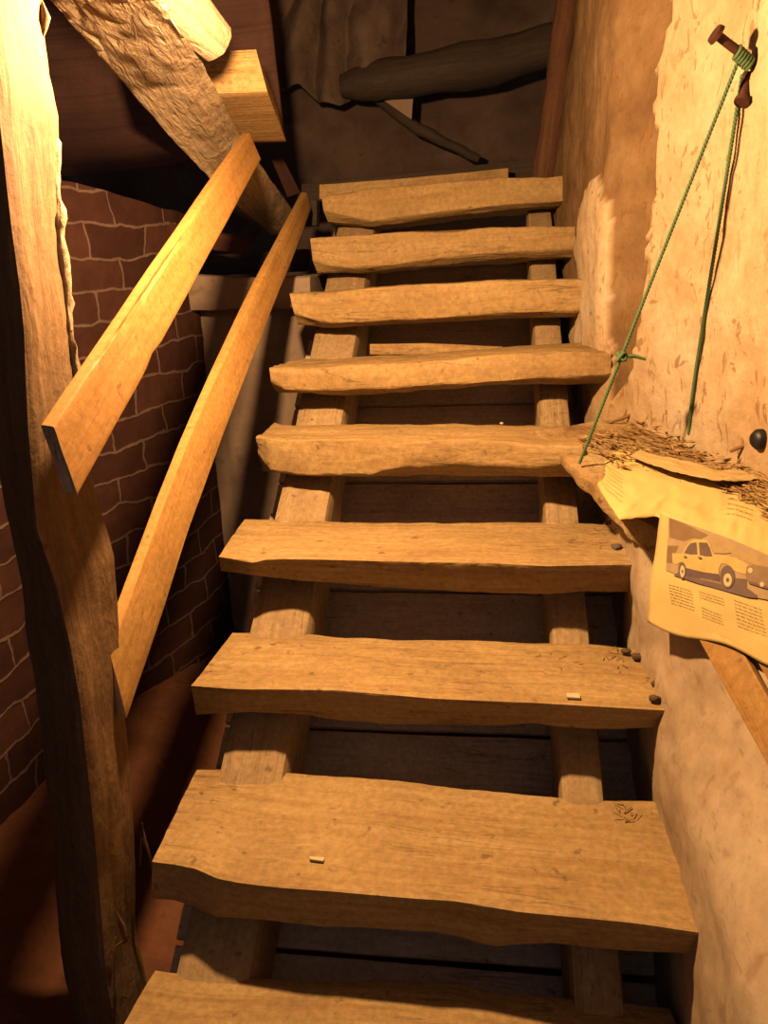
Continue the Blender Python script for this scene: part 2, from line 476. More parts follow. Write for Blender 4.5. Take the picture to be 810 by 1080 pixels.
for k, d in TR.items():
    t, b = d['top'], d['bot']; x0, x1 = t[0][0], t[-1][0]; b0, b1 = b[0][0], b[-1][0]
    N = 26; sts = []
    for i in range(N+1):
        s = i/N
        px = lerp(x0, x1, s); bx = lerp(b0, b1, s)
        P = atZ(px, interp(t, px), ZK[k]) if k <= 4 else atY(px, interp(t, px), YK[k])
        Bm = atY(bx, interp(b, bx), P.y + ({1: .02, 2: .03, 3: .036}[k] if 'mid' not in d else .035))
        if 'back' in d:
            q = d['back']; qx = lerp(q[0][0], q[-1][0], s); K = atZ(qx, interp(q, qx), ZK[k])
            if K.y < P.y+.2: K = K + V((0, P.y+.2-K.y, 0))
        else: K = P + V((.012*(1-s), .255, -.004))
        th = P.z-Bm.z
        ring = [P]
        if 'mid' in d:
            mx = lerp(d['mid'][0][0], d['mid'][-1][0], s); ring.append(atY(mx, interp(d['mid'], mx), P.y-.004))
        ring += [Bm, V((Bm.x, K.y-.01, K.z-th)), K]
        sts.append(ring)
    loft('tread', sts, [M_tread, M_treadend], stairs, .014, .006, .004, 7, .0018 if k < 4 else .003, .4, k, edge=.006 if k < 4 else .011)
# lowest tread, running out of the frame
sts = []
for i in range(27):
    s = i/26
    bx = lerp(165, 705, s)
    K = atZ(bx, interp([(165, 1020), (217, 1028), (300, 1031), (420, 1033), (480, 1036), (530, 1048), (605, 1052), (700, 1060)], bx), ZK[0])
    P = V((lerp(-.6, .34, s), .715+.015*math.sin(s*7), ZK[0]))
    sts.append([P, P+V((0, .01, -.075)), V((K.x, K.y-.01, K.z-.08)), K])
loft('tread', sts, [M_tread, M_treadend], stairs, .016, .007, .004, 7, .0018, .4, 11, edge=.006)

# two stringers, planes parallel to the nosing line
def stringer(x0, x1, o, seed, y0=.55, y1=2.98, depth=.17, rad=.02):
    sts = []
    for i in range(13):
        y = lerp(y0, y1, i/12); z = -.957+S*(y-1)-o
        dz = V((0, .56*depth, -.83*depth))
        a, b = V((x0, y, z)), V((x1, y, z))
        sts.append([a, b, b+dz, a+dz])
    return loft('stringer', sts, [M_string, M_treadend], stairs, .02, rad, .003, 6, .001, .4, seed)
stringer(-.548, -.403, .17, 21, rad=.03)
stringer(.132, .217, .17, 22)

# thin riser strip behind the fifth tread
z5 = ZK[5]+.0
sts = [[atY(x, t, 2.33), atY(x, 374, 2.33), atY(x, 374, 2.33)+V((0, .02, 0)), atY(x, t, 2.33)+V((0, .02, 0))] for x, t in ((390, 363), (450, 362), (530, 366))]
loft('riser_strip', sts, [M_tread, M_treadend], stairs, .02, .002, .001, 6, .001, .3, 27)

# ---------------------------------------------------------------- boarding under the stair
lin_t = thing('under_stair_lining', 'dark dusty boards lining the underside of the open staircase', 'board lining', (-.13, 1.9, -1.36))
LO = .42
seams = [(450, 232), (450, 285), (450, 350), (450, 432), (450, 512), (450, 545), (450, 628), (450, 775), (450, 900), (450, 1016)]
ys = [incl(px, py, LO).y for px, py in seams] + [.85, .6]
ys = sorted(ys)
for n, (ya, yb) in enumerate(zip(ys, ys[1:])):
    g = .004
    w = lambda x, y, dz=0: V((x, y, -.957+S*(y-1)-LO+dz))
    off = .006*((n % 3)-1)
    up = V((0, -S, 1)).normalized()*.018
    sts = []
    for i in range(9):
        x = lerp(-.62, .34, i/8)
        a, b = w(x, ya+g)+up*(off/.018), w(x, yb-g)+up*(off/.018)
        sts.append([a+up, b+up, b, a])
    loft('board', sts, [M_lining, M_lining], lin_t, .03, .003, .002, 6, .001, .3, 30+n)

# ---------------------------------------------------------------- post
FL = [(0, -75), (200, -50), (400, -25), (480, -12), (560, 0), (620, 12), (677, 22), (756, 40), (830, 49), (951, 60), (1040, 70)]
FR = [(0, -14), (130, 0), (240, 12), (330, 25), (430, 28), (560, 38), (640, 65), (720, 82), (880, 100), (1000, 110), (1040, 113)]
BR = [(0, 45), (50, 47), (100, 58), (200, 62), (280, 70), (380, 80), (520, 100), (560, 113), (620, 130), (700, 135), (800, 143), (880, 152), (950, 155), (1040, 158)]
sts = []
for y in [-60, 0, 50, 100, 150, 200, 250, 300, 350, 400, 450, 500, 560, 620, 680, 740, 800, 860, 920, 980, 1040]:
    a = atY(interp(FL, y), y, 1.02); b = atY(interp(FR, y), y, .965); c = atY(interp(BR, y), y, 1.1)
    z = b.z; a.z = z; c.z = z
    sts.append([a, b, c, a+(c-b)])
last = [v.copy() for v in sts[-1]]; 
for v in last: v.z = -1.36
sts.append(last)
top = [v.copy() for v in sts[0]]
for v in top: v.z = .62
sts.insert(0, top)
KN = atY(53, 700, 1.0)
def knot(p, n):
    d = (p-KN).length
    return (.006*math.exp(-((d-.02)/.008)**2) - .004*math.exp(-(d/.012)**2))
post = loft('timber_post', sts, [M_post, M_treadend], None, .016, .016, .007, 5, .003, .3, 41, edge=.012, fn=knot)
tag(post, 'rough leaning timber post at the left, brightly lit near its top', 'post')
# torn bark slivers on the post
for n, (pts, w) in enumerate([([(150, 868), (152, 885), (158, 905), (160, 918)], .003), ([(148, 874), (149, 892), (147, 918)], .0025), ([(122, 960), (128, 975), (133, 992), (122, 998)], .004), ([(44, 0), (48, 18), (44, 40)], .007)]):
    ps = [atY(x, y, 1.085 - (.1 if n == 2 else 0) + .004*i) for i, (x, y) in enumerate(pts)]
    vs = []; fs = []
    tube_pts = ps
    o = tube('bark_sliver', ps, [w*.2, w*1.2, w*.9, w*.2] if len(ps) == 4 else [w*.2, w, w*.2], M_post, post if False else None, 6, .002, 60)
    o.parent = post; o.location = o.location - post.location

o = tube('bark_strip', [atY(x, y, 1.092) for x, y in ((47, 95), (53, 150), (58, 200), (64, 260), (70, 320), (78, 385), (84, 430))], [.003, .010, .009, .011, .009, .008, .002], M_beam, None, 10, .007, 45)
o.parent = post; o.location = o.location - post.location

# ---------------------------------------------------------------- beam, joist, log
def beam():
    rows = [(1.3, (49, 0), (135, 0), (175, 0)), (1.72, (136, 97), (193, 88), (217, 70)), (2.2, (220, 192), (241, 163), (252, 138)), (3.0, (286, 249), (297, 247), (308, 218))]
    sts = []
    for y, a, b, c in rows:
        A, B, D = atY(*a, y), atY(*b, y), atY(*c, y)
        sts.append([A, B, D, D+(A-B)])
    first = [sts[0][i] + (sts[0][i]-sts[1][i])*.75 for i in range(4)]
    sts.insert(0, first)
    return loft('ceiling_beam', sts, [M_beam, M_treadend], None, .016, .010, .005, 6, .0022, .45, 51, edge=.008)
bm = beam(); tag(bm, 'thick rough-hewn beam running overhead from the post to the stair head', 'beam')

yj = 2.08
A, B, Cc, D = atY(200, 57, yj), atY(270, 52, yj), atY(282, 97, yj), atY(205, 103, yj)
dj = atY(302, 150, 2.42) - Cc
E_ = V((-.31, 0, .01))
r1 = [B, Cc, Cc+dj, B+dj]; r0 = [p+E_ for p in r1]
jo = loft('joist', [r0, r1], [M_joist, M_joist], None, .02, .006, .002, 6, .0008, .3, 61)
tag(jo, 'squared fresh-sawn joist end resting across the rough beam', 'joist')
lg = tube('log', [atY(140, -40, 1.62), atY(200, 15, 1.72), atY(226, 42, 1.8)], [.05, .05, .04], M_beam, None, 14, .012, 9)
tag(lg, 'short round log lying along the beam next to the squared joist', 'log')
sl = loft('dark_batten', [[atY(286, 168, 2.75), atY(298, 166, 2.75), atY(298, 166, 2.78), atY(286, 168, 2.78)], [atY(303, 208, 2.9), atY(317, 203, 2.9), atY(317, 203, 2.94), atY(303, 208, 2.94)]], [M_dark, M_dark], None, .02, .003, .001)
tag(sl, 'short dark batten hanging between joist and stair head', 'batten')

# ---------------------------------------------------------------- handrail boards
def board(name, top_edge, bot_edge, ytop, ybot, thick, mats, seed, label, cat, seg=.018, fn=None):
    """edges: lists of pixels (from upper end down), depth runs ytop -> ybot"""
    n = 24; sts = []
    def along(pl, s):
        L = [0]
        for a, b in zip(pl, pl[1:]): L.append(L[-1]+math.hypot(b[0]-a[0], b[1]-a[1]))
        d = s*L[-1]
        for i in range(len(pl)-1):
            if d <= L[i+1]+1e-6:
                t = (d-L[i])/(L[i+1]-L[i]); return (lerp(pl[i][0], pl[i+1][0], t), lerp(pl[i][1], pl[i+1][1], t))
        return pl[-1]
    for i in range(n+1):
        s = i/n
        a, b = along(top_edge, s), along(bot_edge, s)
        # perspective-correct depth
        y = 1/(lerp(1/ytop, 1/ybot, s))
        P, Q = atY(*a, y), atY(*b, y)
        nn = V((-1, .22, .1)).normalized()*thick
        sts.append([P, Q, Q+nn, P+nn])
    o = loft(name, sts, mats, None, seg, .0025, .0015, 5, .0006, .25, seed, fn=fn)
    return tag(o, label, cat)
def groove(p, n):
    x, y = proj(p); t = (y-236)/(392-236)
    if t < 0 or t > 1 or n.x < .2: return 0
    d = abs(x - (203 + (92-203)*t) + 3*fbm(V((t*6, 1, 1)), 2))
    return -.007*max(0, 1-d/3.2)*min(1, 6*t, 6*(1-t))
board('handrail_board', [(263, 140), (57, 450)], [(275, 168), (171, 360), (163, 366), (153, 393), (82, 522)],
      2.12, .93, .022, [M_plank, M_planke], 71, 'wide sawn handrail board nailed from the leaning post to the beam', 'handrail board', .006, groove)
board('handrail_board', [(323, 203), (268, 311), (222, 412), (197, 471), (173, 533), (135, 639), (116, 690)], [(328, 220), (313, 261), (294, 307), (260, 395), (237, 455), (200, 558), (170, 652), (134, 758)],
      2.85, 1.06, .022, [M_plank2, M_planke], 72, 'narrow lower handrail board rising from the post to the stair head', 'handrail board')

# ---------------------------------------------------------------- right wall (structure)
CURVE = [(.75, 3.12), (.225, 3.11), (.24, 2.8), (.255, 2.56), (.27, 2.3), (.295, 2.12), (.345, 2.03), (.46, 1.78), (.525, 1.5), (.61, 1.15), (.7, .6), (.76, .2), (.8, -.3)]
CL = [0]
for a, b in zip(CURVE, CURVE[1:]): CL.append(CL[-1]+math.hypot(b[0]-a[0], b[1]-a[1]))
def curve(s):
    s = max(0, min(CL[-1]-1e-6, s))
    for i in range(len(CL)-1):
        if s <= CL[i+1]:
            t = (s-CL[i])/(CL[i+1]-CL[i]); a, b = CURVE[i], CURVE[i+1]
            return lerp(a[0], b[0], t), lerp(a[1], b[1], t)
def wallx(y):
    for a, b in zip(CURVE[1:], CURVE[2:]):
        if b[1] <= y <= a[1]: return lerp(a[0], b[0], (a[1]-y)/(a[1]-b[1]))
    return .5
def wallpt(px, py):
    """walk the ray until it meets the wall curve"""
    r = ray(px, py); t = .5
    while t < 5:
        p = r*t
        if p.x > wallx(p.y) and p.y < 3.1: return p
        t += .002
    return r*2
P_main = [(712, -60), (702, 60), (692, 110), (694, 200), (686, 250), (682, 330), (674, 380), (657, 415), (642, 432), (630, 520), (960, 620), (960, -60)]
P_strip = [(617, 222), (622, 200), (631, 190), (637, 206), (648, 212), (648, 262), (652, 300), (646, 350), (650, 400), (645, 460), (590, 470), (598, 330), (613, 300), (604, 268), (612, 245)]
def wall_f(u, v):
    s = u*CL[-1]; z = lerp(-1.36, 1.55, v)
    x, y = curve(s); x2, y2 = curve(s+.05); x3, y3 = curve(s-.05)
    t = V((x2-x3, y2-y3, 0)).normalized(); nn = V((t.y, -t.x, 0))
    if nn.x > 0 and y < 3.05: nn = -nn
    p = V((x, y, z))
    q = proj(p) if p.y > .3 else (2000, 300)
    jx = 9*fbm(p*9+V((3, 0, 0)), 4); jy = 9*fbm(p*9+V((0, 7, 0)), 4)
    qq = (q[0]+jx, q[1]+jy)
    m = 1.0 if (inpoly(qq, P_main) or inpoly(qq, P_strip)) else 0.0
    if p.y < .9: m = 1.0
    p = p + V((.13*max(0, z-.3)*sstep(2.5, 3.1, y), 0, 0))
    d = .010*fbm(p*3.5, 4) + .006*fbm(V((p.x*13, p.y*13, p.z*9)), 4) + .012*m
    return p + nn*d, m
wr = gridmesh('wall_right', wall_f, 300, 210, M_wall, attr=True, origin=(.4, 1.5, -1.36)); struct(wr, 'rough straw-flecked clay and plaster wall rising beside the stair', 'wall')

# lower plastered wall under the ledge
LWTOP = -.475
def lowx(y, z):
    return .305 - .02*sstep(-.72, -.6, z) + .36*max(0, 1.45-y)*sstep(-.86, -.50, z) - .0*z
def low_f(u, v):
    y = lerp(2.15, -.2, u); z = lerp(-1.36, LWTOP, v)
    p = V((lowx(y, z), y, z))
    d = .008*fbm(p*4.5, 4) + .003*fbm(p*18, 3)
    return p + V((-1, -.3, 0)).normalized()*d
lw = gridmesh('wall_lower_right', low_f, 150, 70, M_plaster, origin=(.3, 1, -1.36)); struct(lw, 'smooth plastered lower wall at the right of the treads', 'wall')

# ledge on top of the lower wall
LED = [((.113, 1.89, -.376), (.35, 2.06, -.374)), ((.196, 1.66, -.425), (.47, 1.80, -.392)), ((.285, 1.45, -.462), (.53, 1.52, -.400)),
       ((.31, 1.40, -.464), (.56, 1.40, -.402)), ((.36, 1.30, -.464), (.58, 1.3, -.402)), ((.415, 1.12, -.462), (.63, 1.12, -.402)), ((.5, .75, -.462), (.69, .7, -.404)), ((.62, .2, -.462), (.78, .15, -.404))]
sts = []
for n, (o_, i_) in enumerate(LED):
    o_, i_ = V(o_), V(i_); th = .03 if n < 2 else .055
    if n == 0: th = .012
    sts.append([o_, i_, i_-V((0, 0, .1)), o_-V((0, 0, th))])
ld = loft('trim_1', sts, [M_ledge, M_ledge], None, .014, .006, .005, 12, .002, .7, 81, edge=.006)
struct(ld, 'mud-topped masonry ledge at the right of the stair, covered with old paper', 'ledge')
def ledgept(s, t):
    """s along 0..1 over LED rows 0..6, t from the outer edge (0) to the wall (1)"""
    f = s*6; i = min(5, int(f)); r = f-i
    o_ = lerp(V(LED[i][0]), V(LED[i+1][0]), r); i_ = lerp(V(LED[i][1]), V(LED[i+1][1]), r)
    return lerp(o_, i_, t)

# ---------------------------------------------------------------- newspapers
def sheet_f(s0, s1, t0, t1, lift, amp, seed, droop=.0):
    def f(u, v):
        s = lerp(s0, s1, u); tt = t1 + .1*fbm(V((s*9, seed, 1)), 3)
        t = lerp(t0, tt, v)
        p = ledgept(s, max(t, 0))
        if t < 0:
            o = ledgept(s, 0) - ledgept(s, .2); o.z = 0
            p = p + o.normalized()*(-t*.25) + V((0, 0, -droop*(-t/abs(t0))**1.5))
        w = amp*(fbm(V((s*10, t*4, seed)), 3)+.5)
        return p + V((0, 0, lift + w))
    return f
def pathpt(pl, t):
    L = [0]
    for a, b in zip(pl, pl[1:]): L.append(L[-1]+math.hypot(b[0]-a[0], b[1]-a[1]))
    d = max(0, min(1, t))*L[-1]
    for i in range(len(pl)-1):
        if d <= L[i+1]+1e-6:
            r = (d-L[i])/(L[i+1]-L[i]); return (lerp(pl[i][0], pl[i+1][0], r), lerp(pl[i][1], pl[i+1][1], r))
    return pl[-1]
def paper_f(front, back, zf, zb, amp, seed):
    def f(u, v):
        A = atZ(*pathpt(front, u), zf); B = atZ(*pathpt(back, u), zb)
        p = lerp(A, B, v)
        w = amp*(fbm(V((u*7, v*3, seed)), 3)) + .006*max(0, fbm(V((u*22, v*6, seed)), 2))*(1-v)
        return p + V((0, 0, w))
    return f
F1 = paper_f([(624, 500), (637, 525), (653, 548), (672, 547), (692, 545), (735, 563), (812, 602), (880, 640)],
             [(640, 472), (655, 474), (672, 478), (690, 482), (720, 490), (760, 498), (815, 503), (900, 512)], -.436, -.400, .004, 2)
sh = gridmesh('newspaper_sheet', F1, 110, 26, M_paper, thick=.0012)
tag(sh, 'yellowed newspaper sheet spread along the front of the ledge', 'newspaper')
F2 = paper_f([(664, 481), (700, 494), (745, 506), (775, 508), (812, 505), (900, 510)], [(676, 474), (710, 483), (755, 494), (785, 497), (820, 497), (900, 499)], -.390, -.388, .005, 8)
sh2 = gridmesh('newspaper_sheet', F2, 80, 16, M_paper2, thick=.0012)
tag(sh2, 'dustier narrow newspaper sheet lying behind the front sheet on the ledge', 'newspaper')
# printed columns on the front sheet (part of the sheet)
def dashes(rows, put, mat, name, parent, h=.0022):
    vs, fs = [], []
    for (a, b) in rows:
        L = 0
        while L < 1:
            w = random.uniform(.06, .2); e = min(1, L+w)
            q = [put(a, b, L, -1), put(a, b, e, -1), put(a, b, e, 1), put(a, b, L, 1)]
            k = len(vs); vs += q; fs.append((k, k+1, k+2, k+3)); L = e + random.uniform(.015, .05)
    return mk(name, vs, fs, mat, parent, None, None, None, 0)
def put1(a, b, L, sgn):
    u = lerp(a[0], b[0], L); v = lerp(a[1], b[1], L) + sgn*.0045
    return F1(u, v) + V((0, 0, .0018))
sh['_o'] = tuple(sh.location - V((0, 0, EYE)))
dashes([((.012+.006*i, .80-.062*i), (.075+.008*i, .82-.06*i)) for i in range(12)], put1, M_ink, 'text_block', sh)
dashes([((.52+.004*i, .74-.07*i), (.62+.004*i, .72-.07*i)) for i in range(6)], put1, M_ink, 'text_block', sh)

# page with the printed car hanging over the front edge
E1, E2 = atZ(690, 545, -.45), atZ(812, 602, -.445)
ed = (E2-E1); ed.z = 0; ed.normalize()
pn = V((ed.y, -ed.x, 0))
if pn.dot(V((-E1.x, -E1.y, 0))) < 0: pn = -pn
ph = pn.copy(); pn = (pn + V((0, 0, .22))).normalized()
PO = E1 + pn*.03
def pg(px, py, lift=0): return onplane(px, py, PO + pn*lift, pn)
page_px = [(697, 540), (830, 598), (830, 706), (684, 657)]
def page_f(u, v):
    left = [(0, 697, 538), (.35, 691, 585), (.55, 685, 615), (1, 683, 656)]
    lx = interp([(a, b) for a, b, c in left], v); ly = interp([(a, c) for a, b, c in left], v)
    rx = 840; ry = lerp(600, 709, v)
    px, py = lerp(lx, rx, u), lerp(ly, ry, u) + (4*math.sin(u*9)*v if v > .9 else 0)
    p = pg(px, py)
    return p + pn*(.0012*fbm(V((u*5, v*4, 3)), 2) - .006*max(0, .12-v)*8*0)
page = gridmesh('newspaper_page', page_f, 40, 30, M_paper, thick=.001)
tag(page, 'yellowed newspaper page with a printed saloon car, hanging over the ledge front', 'newspaper')
page['_o'] = tuple(page.location - V((0, 0, EYE)))
def cz(x, y): return (660+x/5.4, 520+y/5.4)
def prt(polys, name):
    """polys: list of (crop polygon, material) laid onto the page in order"""
    vs, fs, fm, ms = [], [], [], []
    for n, (pl, m) in enumerate(polys):
        if m not in ms: ms.append(m)
        k = len(vs); vs += [pg(*cz(x, y), .0022 + .00012*n) for x, y in pl]
        fs.append(tuple(range(k, k+len(pl)))); fm.append(ms.index(m))
    return mk(name, vs, fs, ms, page, None, None, fm, 0)
def ell(cx, cy, rx, ry, n=20): return [(cx+rx*math.cos(2*math.pi*i/n), cy+ry*math.sin(2*math.pi*i/n)) for i in range(n)]
prt([
 ([(246, 140), (236, 300), (228, 440), (310, 470), (560, 545), (745, 596), (900, 625), (900, 395), (760, 330), (600, 262), (400, 190)], M_pbg),
 ([(246, 140), (330, 172), (400, 205), (470, 240), (430, 262), (380, 258), (330, 275), (250, 255)], M_phedge),
 ([(236, 300), (300, 300), (280, 345), (262, 400), (232, 395)], M_phedge),
 ([(480, 250), (640, 320), (900, 425), (900, 450), (700, 400), (600, 340)], M_phood),
 ([(270, 470), (300, 478), (430, 520), (560, 556), (690, 592), (742, 598), (752, 585), (690, 540), (690, 490), (560, 480), (330, 430)], M_proad),
 ([(420, 478), (550, 510), (550, 522), (425, 492)], M_pgrey),
 ([(264, 342), (320, 346), (345, 300), (362, 278), (395, 264), (465, 268), (482, 300), (500, 350), (560, 352), (620, 368), (690, 402), (712, 425), (690, 445), (682, 462), (640, 452), (612, 440), (600, 420), (575, 404), (545, 402), (532, 425), (530, 462), (440, 450), (336, 425), (328, 402), (308, 394), (296, 402), (290, 408), (266, 392)], M_pcar),
 ([(334, 424), (440, 450), (530, 462), (534, 500), (440, 486), (340, 466)], M_psill),
 ([(332, 342), (352, 305), (368, 286), (402, 280), (408, 350), (370, 350)], M_pglass),
 ([(416, 281), (464, 283), (478, 312), (493, 360), (455, 360), (421, 352)], M_pglass),
 ([(478, 275), (540, 300), (600, 340), (560, 345), (504, 342)], M_phood),
 (ell(578, 478, 42, 66), M_proad), (ell(320, 440, 22, 48), M_proad),
 (ell(322, 446, 13, 34), M_phub), (ell(580, 495, 24, 38), M_phub), (ell(580, 495, 9, 13), M_proad), (ell(322, 446, 5, 10), M_proad),
 ([(690, 418), (730, 408), (800, 420), (900, 455), (900, 560), (790, 530), (700, 515), (682, 470)], M_pgrey),
 ([(700, 500), (790, 528), (900, 555), (900, 568), (780, 540), (700, 514)], M_proad),
 (ell(708, 440, 14, 16), M_phub), (ell(775, 520, 12, 14), M_phub),
 ([(412, 362), (430, 364), (430, 374), (412, 372)], M_proad), ([(330, 358), (344, 358), (344, 368), (330, 366)], M_proad),
], 'printed_car_picture')
def put2(a, b, L, sgn):
    x = lerp(a[0], b[0], L); y = lerp(a[1], b[1], L) + sgn*1.6
    return pg(*cz(x, y), .0024)
for rows in ([((243+2*i, 520+17*i), (372+4*i, 556+19*i)) for i in range(7)],
             [((412+3*i, 556+17*i), (552+4*i, 600+18*i)) for i in range(3)],
             [((428+2*i, 648+18*i), (540+4*i, 694+17*i)) for i in range(4)],
             [((612+3*i, 606+21*i), (770+4*i, 662+21*i)) for i in range(8)]):
    dashes(rows, put2, M_ink, 'text_block', page)

# boards leaning under the hanging page
def slab(name, px, lift, th, mats, label, cat, seed):
    bn = (ph + V((0, 0, .52))).normalized()
    q = [onplane(x, y, E1 + V((0, 0, -.12)) + bn*(lift+.035), bn) for x, y in px]
    b = [p - bn*th for p in q]
    st = []
    for i in range(9):
        s = i/8
        A, B = lerp(q[0], q[3], s), lerp(q[1], q[2], s)
        A2, B2 = lerp(b[0], b[3], s), lerp(b[1], b[2], s)
        st.append([A, B, B2, A2])
    return tag(loft(name, st, mats, None, .02, .002, .001, 5, .0005, .3, seed), label, cat)
slab('leaning_board', [(718, 640), (768, 660), (925, 945), (887, 950)], .012, .012, [M_plank2, M_planke], 'smooth tan board leaning on the plaster below the car page', 'board', 91)
slab('leaning_board', [(780, 664), (850, 690), (990, 945), (938, 945)], .014, .02, [M_plank2, M_planke], 'second board edge at the picture rim beside the tan board', 'board', 92)

# ---------------------------------------------------------------- litter on the ledge (uncountable)
vs, fs, fm = [], [], []
for n in range(1700):
    s = random.uniform(.06, .97); t = random.betavariate(3, 1.7)
    if s > .3: t = .42 + .58*t
    if s < .3: t = random.uniform(.25, 1)
    p = ledgept(s, t) + V((0, 0, .008 + random.random()*.008 + (.006 if t > .6 else 0)))
    a = random.gauss(-1.2, .35); L = random.uniform(.006, .03); w = random.uniform(.0015, .004)
    d = V((math.cos(a), math.sin(a), random.uniform(-.25, .25)))*L; e = V((-d.y, d.x, random.uniform(-.01, .01))).normalized()*w
    k = len(vs); up = V((0, 0, w*.5))
    vs += [p-d-e*.4, p+d*.1-e, p+d, p+d*.1+e, p+up]
    fs += [(k, k+1, k+4), (k+1, k+2, k+4), (k+2, k+3, k+4), (k+3, k, k+4)]
    m = 0 if random.random() < .55 else 1; fm += [m]*4
lit = mk('straw_litter', vs, fs, [M_straw, M_straw2], None, (.4, 1.5, -.4), None, fm, 0)
tag(lit, 'brown straw and bark crumbs littering the back of the ledge', 'litter', None, 'stuff')
vs, fs, fm = [], [], []
for n in range(90):
    k_, x0, x1, y0, y1 = random.choice([(2, 560, 690, 684, 712), (2, 640, 690, 684, 700), (1, 650, 690, 848, 870), (3, 600, 655, 556, 580)])
    p = atZ(random.uniform(x0, x1), random.uniform(y0, y1), ZK[k_]) + V((0, 0, .004))
    if p.x > .27: continue
    a = random.uniform(0, 6.3); L = random.uniform(.003, .012); w = random.uniform(.0006, .0012)
    d = V((math.cos(a), math.sin(a), random.uniform(-.1, .2)))*L; e = V((-d.y, d.x, 0)).normalized()*w
    k = len(vs); vs += [p-d-e, p+d-e, p+d+e, p-d+e, p+V((0, 0, w))]
    fs += [(k, k+1, k+4), (k+1, k+2, k+4), (k+2, k+3, k+4), (k+3, k, k+4)]; fm += [random.randint(0, 1)]*4
o = mk('straw_crumbs', vs, fs, [M_straw, M_straw2], None, (.2, 1.4, -.8), None, fm, 0)
tag(o, 'fine straw bits strewn on the treads next to the plaster wall', 'litter', None, 'stuff')
# a few curled slivers where the ledge meets the wall
for n, pts in enumerate([[(770, 476), (785, 470), (796, 465), (799, 467)], [(778, 487), (790, 480), (801, 478)], [(668, 436), (660, 440), (640, 447), (634, 452)]]):
    yy = 1.58 if n < 2 else 2.0
    o = tube('bark_curl', [atY(x, y, yy - .01*i) for i, (x, y) in enumerate(pts)], [.004, .004, .003, .002][:len(pts)], M_straw, None, 6, .001, 60)
    tag(o, ['curled bark strip arching over the back of the ledge', 'short bark strip lying under the curled one at the ledge back', 'dark bark strip at the inner corner of the ledge by the rope'][n], 'bark strip', None)

# ---------------------------------------------------------------- nail and twine
W = wallpt(804, 74)
wn = V((-.972, -.236, 0))
tt = V((.236, -.972, 0))
def onnail(px, py): return onplane(px, py, W, tt)
H = onnail(756, 37)
nail = thing('nail', 'long rusty nail sticking out of the plaster wall at upper right', 'nail', tuple(W))
dirn = (H-W).normalized()
tube('shank', [W - dirn*.04, H], .0075, M_rust, nail, 12, .001, 40)
tube('head', [H - dirn*.002, H+dirn*.006], [.017, .016], M_rust, nail, 14, .001, 60)

n2 = thing('nail', 'short bent rusty nail pointing downwards just below the long nail', 'nail', tuple(wallpt(798, 82)))
a2 = wallpt(797, 80) + wn*.006; b2 = onplane(783, 106, wallpt(783, 106) + wn*.03, wn)
tube('shank', [a2 - wn*.03, a2 + wn*.012, b2], [.008, .009, .009], M_rust, n2, 10, .001, 40)
d2 = (b2-a2).normalized(); tube('head', [b2 - d2*.002, b2 + d2*.005], [.015, .014], M_rust, n2, 12, .001, 60)

def rope(name, pts, r, mat, parent, pitch=.022):
    """two-strand twisted line as one mesh"""
    pts = [V(p) for p in pts]; P = []
    for a, b in zip(pts, pts[1:]):
        k = max(2, int((b-a).length/.0028))
        for j in range(k): P.append(lerp(a, b, j/k))
    P.append(pts[-1])
    vs, fs = [], []; n = 6
    for ph in (0, 2*math.pi/3, 4*math.pi/3):
        L = 0; base = len(vs)
        for i, p in enumerate(P):
            t = (P[min(len(P)-1, i+1)]-P[max(0, i-1)]).normalized()
            s = t.cross(V((.3, .2, .93))).normalized(); w = s.cross(t)
            if i: L += (p-P[i-1]).length
            a = 2*math.pi*L/pitch + ph
            c = p + (s*math.cos(a)+w*math.sin(a))*r*.55
            for j in range(n):
                b = 2*math.pi*j/n; vs.append(c + (s*math.cos(b)+w*math.sin(b))*r*.6)
        for i in range(len(P)-1):
            for j in range(n):
                fs.append((base+i*n+j, base+i*n+(j+1) % n, base+(i+1)*n+(j+1) % n, base+(i+1)*n+j))
    return mk(name, vs, fs, mat, parent, None, None, None, 70)
TIE = V(LED[1][0]) + V((.004, .02, .006))
R0 = onnail(779, 62) + V((0, 0, -.002))
tw = thing('twine', 'thin green twine knotted halfway, looped over the nail and running down to the ledge', 'twine', tuple(TIE))
TIE2 = onplane(611, 489, TIE, V((0, 1, 0)))
mid = lerp(R0, TIE2, .5) 
rope('cord', [R0, TIE2], .0034, M_rope, tw)
SP = [wallpt(lerp(796, 735, k/12), lerp(78, 452, k/12)) + wn*(.024 if k < 12 else .018) for k in range(13)]
SP = [SP[0]] + [(SP[k-1]+SP[k]*2+SP[k+1])*.25 for k in range(1, 12)] + [SP[12]+V((0, 0, -.012))]
rope('cord', SP, .0038, M_rope, tw)
# windings round the shank
wp = []
for i in range(64):
    a = i*.62; c = onnail(lerp(776, 792, i/63), lerp(54, 69, i/63))
    s = dirn.cross(V((0, 0, 1))).normalized(); w = s.cross(dirn)
    wp.append(c + (s*math.cos(a)+w*math.sin(a))*.0105)
tube('winding', wp, .0032, M_rope, tw, 6)
# knot
best = min((abs(proj(lerp(R0, TIE2, k/200))[1]-375), k) for k in range(201))[1]/200
KP = lerp(R0, TIE2, best)
kp = []
for i in range(40):
    a = i*.7; kp.append(KP + V((math.cos(a)*.008, math.sin(a)*.006+.002*math.sin(i), math.sin(a*1.5)*.009)))
tube('knot', kp, .004, M_rope, tw, 6)
kx = onplane(681, 379, KP, V((0, 1, 0)))
tube('knot_tail', [KP, lerp(KP, kx, .5)+V((0, 0, .004)), kx], [.004, .0045, .003], M_rope, tw, 6)

